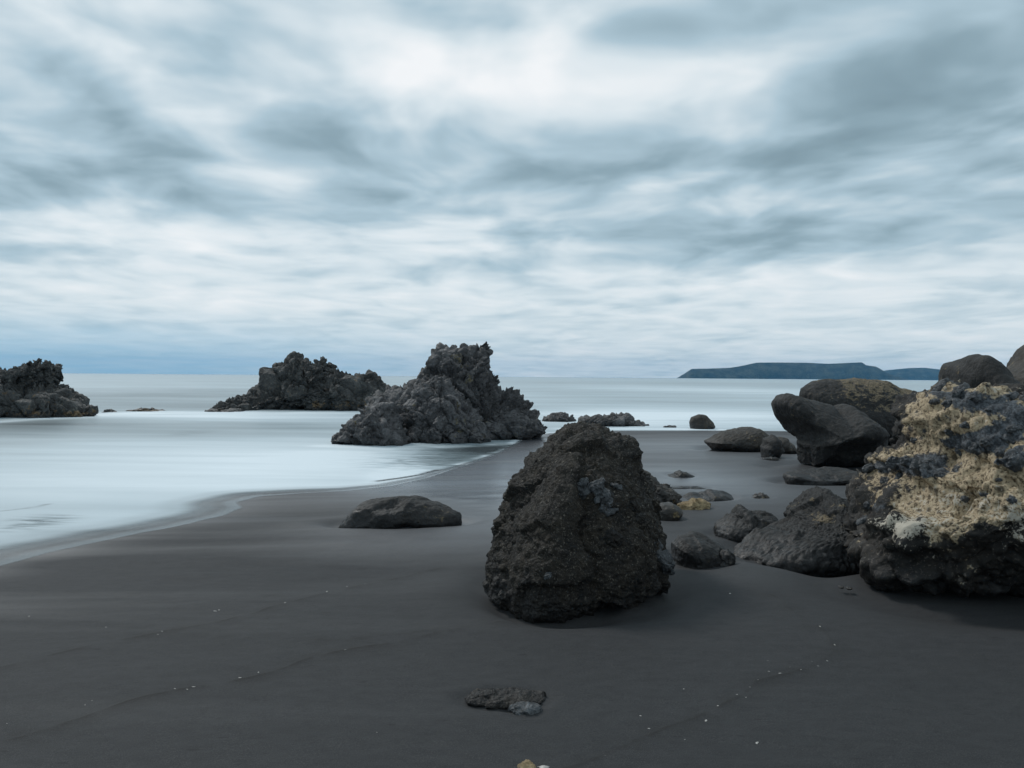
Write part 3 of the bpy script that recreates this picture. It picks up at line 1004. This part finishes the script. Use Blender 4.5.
# ---- rocks in the water
simple('rock', [(689, 422), (691, 417), (699, 414), (706, 415), (714, 423), (716, 428), (700, 430), (690, 430)], (701, 429.2), 0.3,
       'single rounded rock standing in the white surf beyond the sand', mat=M_BROWN, style='smooth', seed=70, sub=5, water=True, A=0.5)
simple('reef', [(574, 419), (588, 418.5), (597, 416), (610, 414), (620, 414), (625, 412), (630, 414), (636, 419), (645, 423), (654, 425), (646, 427), (624, 428), (600, 426), (578, 423)],
       (615, 426.6), 1.0, 'jagged low line of black lava rocks in the surf behind the tall brown boulder', 'reef', M_LAVA, 'lava', 71, 6, water=True, A=0.75)
simple('reef', [(541, 421), (545, 416), (552, 413), (563, 412), (571, 416), (574, 421), (558, 424)], (558, 422), 0.7,
       'small black lava outcrop in the surf touching the right foot of the near sea stack', 'reef', M_LAVA, 'lava', 72, 6, water=True, A=0.6)
simple('rock', [(662, 426.4), (669, 425.2), (677, 426), (676, 427.6), (664, 427.8)], (669, 427.6), 0.15,
       'flat black rock barely breaking the surf left of the single rounded rock', mat=M_LAVA, style='rough', seed=73, sub=4, water=True)


def stack_crust(plist, D):
    return lambda V, N: np.clip(patch(V, plist, D), 0, 1)


OUT_S = [(326, 443), (333, 435), (349, 424), (361, 410), (370, 399), (384, 392), (394, 384), (403, 381), (414, 381), (421, 370), (428, 366), (428, 358), (431, 352),
         (439, 347), (450, 343), (457, 347), (463, 344), (468, 347), (473, 343), (484, 342), (489, 347), (491, 356), (490, 367), (496, 377), (502, 387), (511, 389),
         (522, 396), (532, 403), (538, 416), (546, 426), (548, 433), (531, 438), (484, 443), (437, 446), (390, 447), (345, 446)]
s1 = lobe(OUT_S, (440, 441), 1.3, 7, 'lava', 90, p=2.0, A=1.25, water=True, centre=(455, 408),
          shape=lambda xn, zn: 0.95 * np.clip(zn, 0, 1))
s2 = lobe([(327, 444), (334, 436), (345, 424), (365, 408), (378, 398), (392, 402), (402, 420), (412, 445), (375, 448)], (375, 446), 0.8, 6, 'lava', 82, p=2.0, A=0.7, water=True,
          shape=lambda xn, zn: 0.5 * np.clip(zn, 0, 1))
s3 = lobe([(398, 445), (402, 410), (414, 388), (430, 378), (446, 376), (460, 392), (478, 410), (492, 442), (445, 448)], (440, 444), 0.75, 7, 'lava', 83, p=2.0, A=0.8, water=True,
          shape=lambda xn, zn: 0.75 * np.clip(zn, 0, 1))
s4 = lobe([(478, 442), (484, 418), (500, 402), (516, 400), (530, 410), (540, 425), (545, 434), (515, 441)], (510, 438.5), 0.7, 6, 'lava', 84, p=2.0, A=0.7, water=True,
          shape=lambda xn, zn: 0.5 * np.clip(zn, 0, 1))
put('sea_stack', [s1, s2, s3, s4], M_LAVA, 'tallest craggy black lava sea stack with a blocky crown at the waterline in mid picture', 'sea stack',
    crust=stack_crust([(463, 353, 7, 5, 0, .62), (470, 375, 6, 5, 30, .6), (460, 365, 18, 12, 0, .2)], 19.5))
OUT_B = [(240, 410), (246, 399), (252, 388), (261, 375), (273, 364), (281, 360), (292, 358), (297, 354), (303, 358), (310, 362), (318, 359), (328, 366), (342, 375),
         (354, 372.5), (365, 372.5), (377, 375), (386, 382), (395, 392), (405, 412), (340, 413), (280, 413)]
b1 = lobe(OUT_B, (310, 410.6), 2.2, 7, 'lava', 91, p=2.0, A=2.2, water=True, shape=lambda xn, zn: 1.6 * np.clip(zn, 0, 1))
b2 = lobe([(206, 410), (216, 405), (229, 398), (241, 395), (256, 398), (268, 412), (235, 413)], (235, 410.6), 1.2, 6, 'lava', 92, p=2.0, A=0.8, water=True)
b3 = lobe([(330, 411), (342, 392), (356, 380), (372, 378), (388, 388), (400, 412), (365, 413)], (365, 410.8), 1.3, 6, 'lava', 93, p=2.0, A=1.2, water=True,
          shape=lambda xn, zn: 0.8 * np.clip(zn, 0, 1))
put('sea_stack', [b1, b2, b3], M_FARLAVA, 'far humped dark sea stack with a low apron running out to its left', 'sea stack',
    crust=lambda V, N: np.clip(0.55 - np.abs(V[:, 2] - 0.25) * 1.6, 0, 1) * (V[:, 0] > -9))
OUT_L = [(-70, 420), (-62, 392), (-40, 374), (-18, 372), (0, 372), (8, 369), (16, 366.5), (24, 366), (31, 361), (43, 360), (51, 365), (56, 368), (57, 378), (65, 382),
         (71, 388), (81, 398), (91, 406), (99, 412), (94, 416), (47, 420), (0, 423), (-40, 425)]
a1 = lobe(OUT_L, (20, 418), 1.9, 7, 'lava', 95, p=2.0, A=1.8, water=True, shape=lambda xn, zn: 1.2 * np.clip(zn, 0, 1))
put('sea_stack', [a1], M_FARLAVA, 'dark sea stack cut off by the left edge of the picture', 'sea stack',
    crust=lambda V, N: np.clip(0.60 - np.abs(V[:, 2] - 0.12) * 2.2, 0, 1))
simple('reef', [(101, 412), (108, 409.8), (116, 411), (119, 413), (108, 414)], (109, 412.5), 0.4,
       'smaller reef rock awash just off the foot of the leftmost sea stack', 'reef', M_FARLAVA, 'rough', 96, 5, water=True, A=0.4)
simple('reef', [(120, 412), (130, 409.5), (143, 408), (152, 408), (160, 410), (172, 411), (170, 413), (140, 413.5)], (145, 411.6), 0.6,
       'long low reddish reef awash between the two left sea stacks', 'reef', M_FARLAVA, 'rough', 97, 5, water=True, A=0.6,
       crust=lambda V, N: np.full(len(V), 0.55))
simple('reef', [(200, 411), (212, 408.6), (226, 407.6), (240, 408), (248, 411), (225, 413)], (224, 412), 0.8,
       'thin black reef ledge awash at the left foot of the far sea stack', 'reef', M_FARLAVA, 'rough', 98, 5, water=True, A=0.5)

# ================================================================== SAND
WR = [[(-80, 690), (0, 669), (60, 655), (110, 642), (162, 634), (215, 625), (285, 604), (347, 585), (400, 574), (440, 566)],
      [(162, 634), (210, 637), (260, 640), (320, 640), (370, 637), (420, 630), (490, 626)],
      [(-60, 752), (0, 742), (60, 726), (110, 710), (175, 693), (240, 680), (300, 663), (345, 652), (400, 640), (460, 630), (520, 622)],
      [(560, 768), (610, 752), (650, 738), (700, 715), (735, 697), (765, 682), (800, 673), (825, 662), (833, 650), (829, 638), (812, 625), (790, 612), (775, 600), (765, 597)],
      [(0, 610), (50, 597), (90, 587)], [(200, 560), (300, 548), (420, 540), (480, 535)]]
WRW = [0.8, 0.55, 0.9, 0.8, 0.35, 0.35]
xs = grid_axis(-2.6, 2.6, 0.013, 1.03, -6500, 6500)
ys = [2.2]
while ys[-1] < 6500:
    y = ys[-1]
    ys.append(y + min(0.0105 * (y / 2.5) ** 1.35, 0.05 * y))
ys = np.array(ys)
ys[-1] = 6500
dn = []
s, v = 0.02, 2.2
while v > -6500:
    s *= 1.15
    v -= s
    dn.append(max(v, -6500))
ys = np.concatenate([dn[::-1], ys])
X, Y = np.meshgrid(xs, ys)
X = X.ravel()
Y = Y.ravel()
S = shore_s(X, Y)
Z = sand_base(X, Y, S)
near = (np.abs(X) < 14) & (Y > -4) & (Y < 26) & (S > -3)
Xn, Yn = X[near], Y[near]
Pn = np.stack([Xn, Yn, np.zeros_like(Xn)], 1)
land = np.clip(S[near] / 1.5, 0, 1)
hz = 0.022 * fbm(Pn * np.array([0.35, 0.6, 1]), 3, 5) * land + 0.0045 * fbm(Pn * np.array([2.0, 5.0, 1]), 4, 9, 0.5) * land * np.clip(0.5 + fbm(Pn * 0.5, 2, 15), 0.1, 1.3)
wrack = np.zeros(len(Xn))
dstep = np.zeros(len(Xn))
wob = 0.035 * fbm(Pn * 3.0, 3, 77)
clumps = np.clip(0.6 + 0.9 * vnoise(Pn * 7.0, 50) + 0.5 * vnoise(Pn * 23.0, 51), 0, 1.2)
for line, ww in zip(WR, WRW):
    poly = [tuple(hit_ground(*p))[:2] for p in line]
    # smooth the line
    for _ in range(2):
        q = [poly[0]]
        for a, b in zip(poly[:-1], poly[1:]):
            q += [(a[0] * .75 + b[0] * .25, a[1] * .75 + b[1] * .25), (a[0] * .25 + b[0] * .75, a[1] * .25 + b[1] * .75)]
        poly = q + [poly[-1]]
    sel = np.ones(len(Xn), bool)
    d = seg_dist(Xn, Yn + wob, poly)
    wrack = np.maximum(wrack, ww * np.exp(-(d / 0.013) ** 2) * clumps)
    wrack = np.maximum(wrack, 0.35 * ww * np.exp(-(d / 0.09) ** 2) * clumps)
    hz += 0.0035 * ww * np.exp(-(d / 0.016) ** 2) * clumps + 0.003 * ww * np.exp(-(d / 0.10) ** 2)
# scour hollows round the rocks
for (cx, cy, hw, T) in FOOT:
    m = (np.abs(Xn - cx) < hw * 2.2 + 0.4) & (np.abs(Yn - cy) < T * 2.2 + 0.4)
    q = np.sqrt(((Xn[m] - cx) / (hw + 0.02)) ** 2 + ((Yn[m] - cy) / (T + 0.02)) ** 2)
    sc_ = min(hw, 0.8)
    hz[m] += -0.065 * sc_ * np.exp(-((q - 0.95) / 0.22) ** 2) + 0.016 * sc_ * np.exp(-((q - 1.45) / 0.3) ** 2)
Z[near] += hz
wr_full = np.zeros(len(X))
wr_full[near] = wrack
# wetness of the sand
wet = np.exp(-np.maximum(S, 0) / 0.45) * 0.45
wet = wet * np.where(X < -1.9, 0.7, 1.0)
wet += blob_field(X, Y, [(470, 474, 90, 22, 1.3), (430, 492, 70, 9, .8), (500, 508, 60, 22, .6), (430, 542, 150, 24, .45), (540, 450, 30, 14, .8), (590, 480, 90, 14, .25), (680, 455, 170, 20, .65), (320, 503, 80, 5, .3),
                         (720, 495, 90, 26, .6), (620, 540, 60, 20, .1), (900, 455, 200, 20, .2), (480, 525, 60, 14, .15), (730, 585, 150, 14, .10)])
wet = np.clip(wet, 0, 1)
painted_sheen = np.clip(blob_field(X, Y, [(430, 487, 75, 8, .9), (480, 473, 75, 13, .9), (512, 456, 40, 10, .7), (495, 497, 50, 16, .6), (700, 492, 60, 14, .25), (235, 520, 60, 3, .2)]), 0, 1)  # where pale sheen is painted on the wet sand, besides its real gloss
sheen = np.clip(1.0 * np.exp(-np.maximum(S, 0) / 4.0), 0.2, 1.1)
sand = mesh_obj('sand', np.stack([X, Y, Z], 1), grid_faces(len(xs), len(ys)), M_SAND, attrs={'wet': wet, 'wrack': wr_full, 'sheen': sheen, 'painted_sheen': painted_sheen})
tag(sand, 'smooth black volcanic sand beach', None, kind='structure')

XS_, YS_, ZG_ = xs.copy(), ys.copy(), Z.reshape(len(ys), len(xs)).copy()


def sand_top(x, y):
    i = int(np.clip(np.searchsorted(XS_, x) - 1, 0, len(XS_) - 2))
    j = int(np.clip(np.searchsorted(YS_, y) - 1, 0, len(YS_) - 2))
    u = (x - XS_[i]) / (XS_[i + 1] - XS_[i])
    v = (y - YS_[j]) / (YS_[j + 1] - YS_[j])
    return float(ZG_[j, i] * (1 - u) * (1 - v) + ZG_[j, i + 1] * u * (1 - v) + ZG_[j + 1, i] * (1 - u) * v + ZG_[j + 1, i + 1] * u * v)


# ---- shells
SH_L = [(215, 611.5, 4), (219, 610.5, 2.5), (29, 617.5, 2), (106, 627.5, 2), (162, 633.5, 3), (158, 636, 2), (327, 590, 3), (347, 584, 2.5), (285, 603.5, 2), (365, 581, 2)]
SH_M = [(345, 651, 2.5), (258.5, 673.5, 3), (240, 680, 2.5), (193.5, 690, 4.5), (187, 692, 2.5), (175, 691.5, 2.5), (92, 703, 2.5), (85, 707, 2), (52, 716, 2), (7, 724, 2), (377, 733, 1.5)]
SH_R = [(730, 597, 3), (820, 629.6, 2.5), (834.5, 648, 3), (827, 663, 2), (818, 668, 2), (780, 675, 3.5), (769, 673, 2.5), (758, 681.6, 2.5), (746, 697.5, 3.5), (737, 695, 2), (801, 671.7, 2.5),
        (718, 706, 3), (706, 720, 4), (685, 738, 3.5), (649, 727.6, 3.5), (640.7, 714.7, 3), (683.7, 689, 2.5), (757, 741, 5), (605, 754, 3), (732, 712, 2), (768, 662, 2),
        (790, 669, 2), (812, 664, 2), (750, 688, 2)]


def shell_mesh(seed):
    """a curved broken shell chip"""
    r = random.Random(seed)
    nu, nv = 7, 5
    V, Fc = [], []
    for k in (0, 1):
        for j in range(nv):
            for i in range(nu):
                u = i / (nu - 1) * 2 - 1
                v = j / (nv - 1) * 2 - 1
                x = u * (0.75 + 0.25 * v) + 0.1 * r.uniform(-1, 1)
                y = v * 0.62 + 0.1 * r.uniform(-1, 1)
                z = 0.42 * (1 - 0.75 * (u * u + v * v) / 1.4) + 0.03 * math.cos(u * 14) - k * 0.09
                V.append((x, y, z))
    n = nu * nv
    for j in range(nv - 1):
        for i in range(nu - 1):
            a = j * nu + i
            Fc.append((a, a + 1, a + nu + 1, a + nu))
            Fc.append((n + a, n + a + nu, n + a + nu + 1, n + a + 1))
    ring = [i for i in range(nu)] + [j * nu + nu - 1 for j in range(1, nv)] + [(nv - 1) * nu + i for i in range(nu - 2, -1, -1)] + [j * nu for j in range(nv - 2, 0, -1)]
    for a, b in zip(ring, ring[1:] + ring[:1]):
        Fc.append((b, a, n + a, n + b))
    return np.array(V), np.array(Fc)


ORD = ['first', 'second', 'third', 'fourth', 'fifth', 'sixth', 'seventh', 'eighth', 'ninth', 'tenth', 'eleventh', 'twelfth', 'thirteenth',
       'fourteenth', 'fifteenth', 'sixteenth', 'seventeenth', 'eighteenth', 'nineteenth', 'twentieth', 'twenty first', 'twenty second',
       'twenty third', 'twenty fourth']


def shells(lst, label, group, seed):
    for i, (x, y, s) in enumerate(sorted(lst)):
        V, Fc = shell_mesh(seed + i)
        p = hit_ground(x, y)
        k = (p - CAM).length / F_PX
        rz = random.Random(seed + i).uniform(0, 6.28)
        rr_ = random.Random(seed + i * 13)
        V = V * np.array([rr_.uniform(0.9, 1.9), rr_.uniform(0.5, 1.0), 1.0]) * rr_.uniform(0.6, 1.15)
        o = mesh_obj('shell_fragment', V * k * s * 0.42, Fc, M_SHELL, (p.x, p.y, sand_top(p.x, p.y) - 0.001), None, True)
        o.rotation_euler = (random.Random(seed + i * 7).uniform(-.3, .3), 0, rz)
        tag(o, label % ORD[i], 'shell', group)


shells(SH_L, '%s tiny white shell chip from the left along the upper left tide line', 'shell chips on the upper left tide line', 100)
shells(SH_M, '%s tiny white shell chip from the left along the lower left tide line', 'shell chips on the lower left tide line', 200)
shells(SH_R, '%s tiny white shell chip from the left around the curved right tide line', 'shell chips on the curved right tide line', 300)
V, Fc = shell_mesh(7)
p = hit_ground(544, 767)
o = mesh_obj('shell_fragment', V * 0.024, Fc, M_SHELL, (p.x, p.y, sand_top(p.x, p.y)), None, True)
tag(o, 'largest pale shell lying beside the orange tan stone at the bottom edge', 'shell')

# ================================================================== SEA
xs = grid_axis(-13, 8, 0.07, 1.05, -6400, 6400)
ys = grid_axis(3.0, 24, 0.06, 1.04, -200, 6400)
X, Y = np.meshgrid(xs, ys)
X = X.ravel()
Y = Y.ravel()
S = shore_s(X, Y)
dep = -S
wd = np.interp(X, [-9, -6.5, -4.5, -2.9, -2.4, -1.5, -0.4, 0.3, 1.0], [1.9, 1.6, 1.1, 0.8, 0.6, 0.4, 0.16, 0.12, 0.12])
film = np.clip(dep / wd, -0.2, 1.0)
foam = 0.33 + 0.26 * np.clip((Y - 40) / 60, 0, 1) + 0.10 * np.exp(-np.maximum(dep, 0) / 40.0) + blob_field(X, Y, [
    (150, 490, 330, 60, .48), (330, 470, 110, 22, .20), (200, 416, 190, 4.5, .55), (60, 445, 130, 10, .15), (40, 423, 80, 7, -.25), (240, 432, 110, 6, -.10),
    (700, 418, 200, 12, .55), (620, 421, 60, 7, .2), (860, 400, 200, 12, .25), (330, 455, 40, 6, .15), (660, 392, 120, 3.5, -.12), (680, 384, 200, 2, -.06),
    (495, 450, 55, 6, -.70), (455, 461, 55, 6, -.40), (400, 475, 26, 10, .40), (120, 395, 80, 6, -.08), (500, 400, 80, 8, .15), (390, 448, 70, 3, -.2)])
edge = np.exp(-((dep - 0.10) / 0.13) ** 2) * np.clip((X + 2.2) / 0.8, 0, 1) * (X < 1.5)
foam += edge * np.clip(0.45 + 0.9 * vnoise(np.stack([X * 2.2, Y * 3.5, X * 0], 1), 8) + 0.4 * vnoise(np.stack([X * 8, Y * 12, X * 0], 1), 9), -0.1, 1.1)
for poly_px, wdt, amt in [([(150, 412), (205, 412), (280, 412.5), (345, 412.5)], 0.9, .35), ([(-60, 424), (0, 422), (50, 418), (100, 414), (140, 413.5)], 0.8, .30),
                          ([(325, 446), (390, 449), (440, 447), (485, 445)], 0.35, .45), ([(570, 429), (640, 428.5), (720, 430)], 0.5, .3)]:
    d = seg_dist(X, Y, [tuple(hit_z(*q))[:2] for q in poly_px])
    foam += amt * np.exp(-(d / wdt) ** 2) * (0.8 + 0.5 * vnoise(np.stack([X * 0.9, Y * 0.9, X * 0], 1), 31))
ripple = blob_field(X, Y, [(35, 522, 26, 7, 1.2), (485, 452, 70, 9, 1.0), (430, 463, 60, 7, .8), (190, 433, 14, 3, .7)])
cover = 1 - np.clip(blob_field(X, Y, [(495, 449, 46, 5, .35)]), 0, 0.75)
pl = [tuple(hit_z(*q))[:2] for q in [(335, 491.5), (352, 490)]]
for poly_px, wdt, amt in [([(378, 481), (400, 478), (420, 475), (437, 470)], 0.055, 1.0), ([(428, 473), (440, 470)], 0.05, .8),
                          ([(268, 494), (295, 492.4), (325, 491.2)], 0.045, .8), ([(362, 491), (382, 490)], 0.05, .9), ([(0, 511), (30, 508), (48, 504)], 0.03, .35)]:
    poly = [tuple(hit_z(*q))[:2] for q in poly_px]
    d = seg_dist(X, Y + 0.03 * vnoise(np.stack([X * 2, Y * 2, X * 0], 1), 3), poly)
    cover *= 1 - amt * np.exp(-(d / wdt) ** 2)
F4 = grid_faces(len(xs), len(ys))
keep = (S[F4].min(1) < 0.25)
sea = mesh_obj('sea', np.stack([X, Y, np.zeros_like(X)], 1), F4[keep], M_SEA, attrs={'film': film, 'foam': np.clip(foam, 0, 1.1), 'ripple': np.clip(ripple, 0, 1), 'cover': cover})
tag(sea, 'milky long exposure sea washing onto the beach', None, kind='structure')

# ================================================================== ISLANDS
def island(name, prof, D, depth, seed):
    """headland standing in the sea: crest profile, cliffed shore, rounded back"""
    pts = []
    for x, y in prof:
        d = ray(x, y)
        q = CAM + d * (D / d.y)
        pts.append((q.x, max(q.z, 0)))
    pts = np.array(pts)
    nx, ny = 260, 60
    xs_ = np.linspace(pts[0, 0], pts[-1, 0], nx)
    H = np.interp(xs_, pts[:, 0], pts[:, 1])
    V = []
    for j in range(ny):
        v = j / (ny - 1)
        yy = D - depth * 0.35 + v * depth
        prof_ = min(1.0, (v / 0.32)) ** 0.55 if v < 0.32 else (1 - ((v - 0.32) / 0.68) ** 2.2)
        for i in range(nx):
            V.append((xs_[i], yy, H[i] * prof_))
    V = np.array(V)
    u = np.clip(V[:, 2] / (H.max() + 1e-6), 0, 1)
    V[:, 1] += 14 * fbm(np.stack([V[:, 0] / 90, V[:, 2] / 60, V[:, 1] * 0], 1), 3, seed) * (1 - u) ** 0.7
    V[:, 2] += (fbm(V / np.array([70, 70, 40]), 3, seed + 3) * 3.0) * u * (1 - u) * 2
    V[:, 2] -= 1.0
    o = mesh_obj(name, V, grid_faces(nx, ny), M_ISLE, smooth=True, attrs={'crust': np.zeros(len(V))})
    return o


o = island('island', [(683, 378.4), (686, 374), (692, 368.9), (712, 368), (730, 367.7), (745, 365), (757, 362.4), (780, 362.3), (806, 362.6), (827, 363.6), (845, 362.9), (861, 362.1), (865, 365),
                      (875, 366.4), (884, 371), (895, 376), (905, 380.2)], 4000, 300, 5)
tag(o, 'flat topped blue island on the horizon', None, kind='structure')
o = island('island', [(845, 379.8), (860, 376), (875, 372.4), (888, 370), (909, 367.9), (924, 367.6), (940, 369.6), (952, 372), (970, 376), (990, 381)], 5200, 300, 9)
tag(o, 'lower rounded blue hill on the horizon behind the flat topped island', None, kind='structure')

# ================================================================== HAZE
m, g = new_mat('sea_haze')
pv = g.n('ShaderNodeVolumePrincipled', {'Color': (0.22, 0.60, 1.0, 1), 'Density': 0.00008, 'Anisotropy': 0.0})
g.n('ShaderNodeOutputMaterial', {'Volume': pv.outputs[0]})
bm = bmesh.new()
bmesh.ops.create_cube(bm, size=1.0)
for v in bm.verts:
    v.co = Vector((v.co.x * 13600, v.co.y * 13600, (v.co.z + 0.5) * 133 - 3))
me = bpy.data.meshes.new('haze')
bm.to_mesh(me)
bm.free()
me.materials.append(m)
hz_o = bpy.data.objects.new('haze', me)
COL.objects.link(hz_o)
tag(hz_o, 'thin blue sea haze over the whole bay', None, kind='stuff')
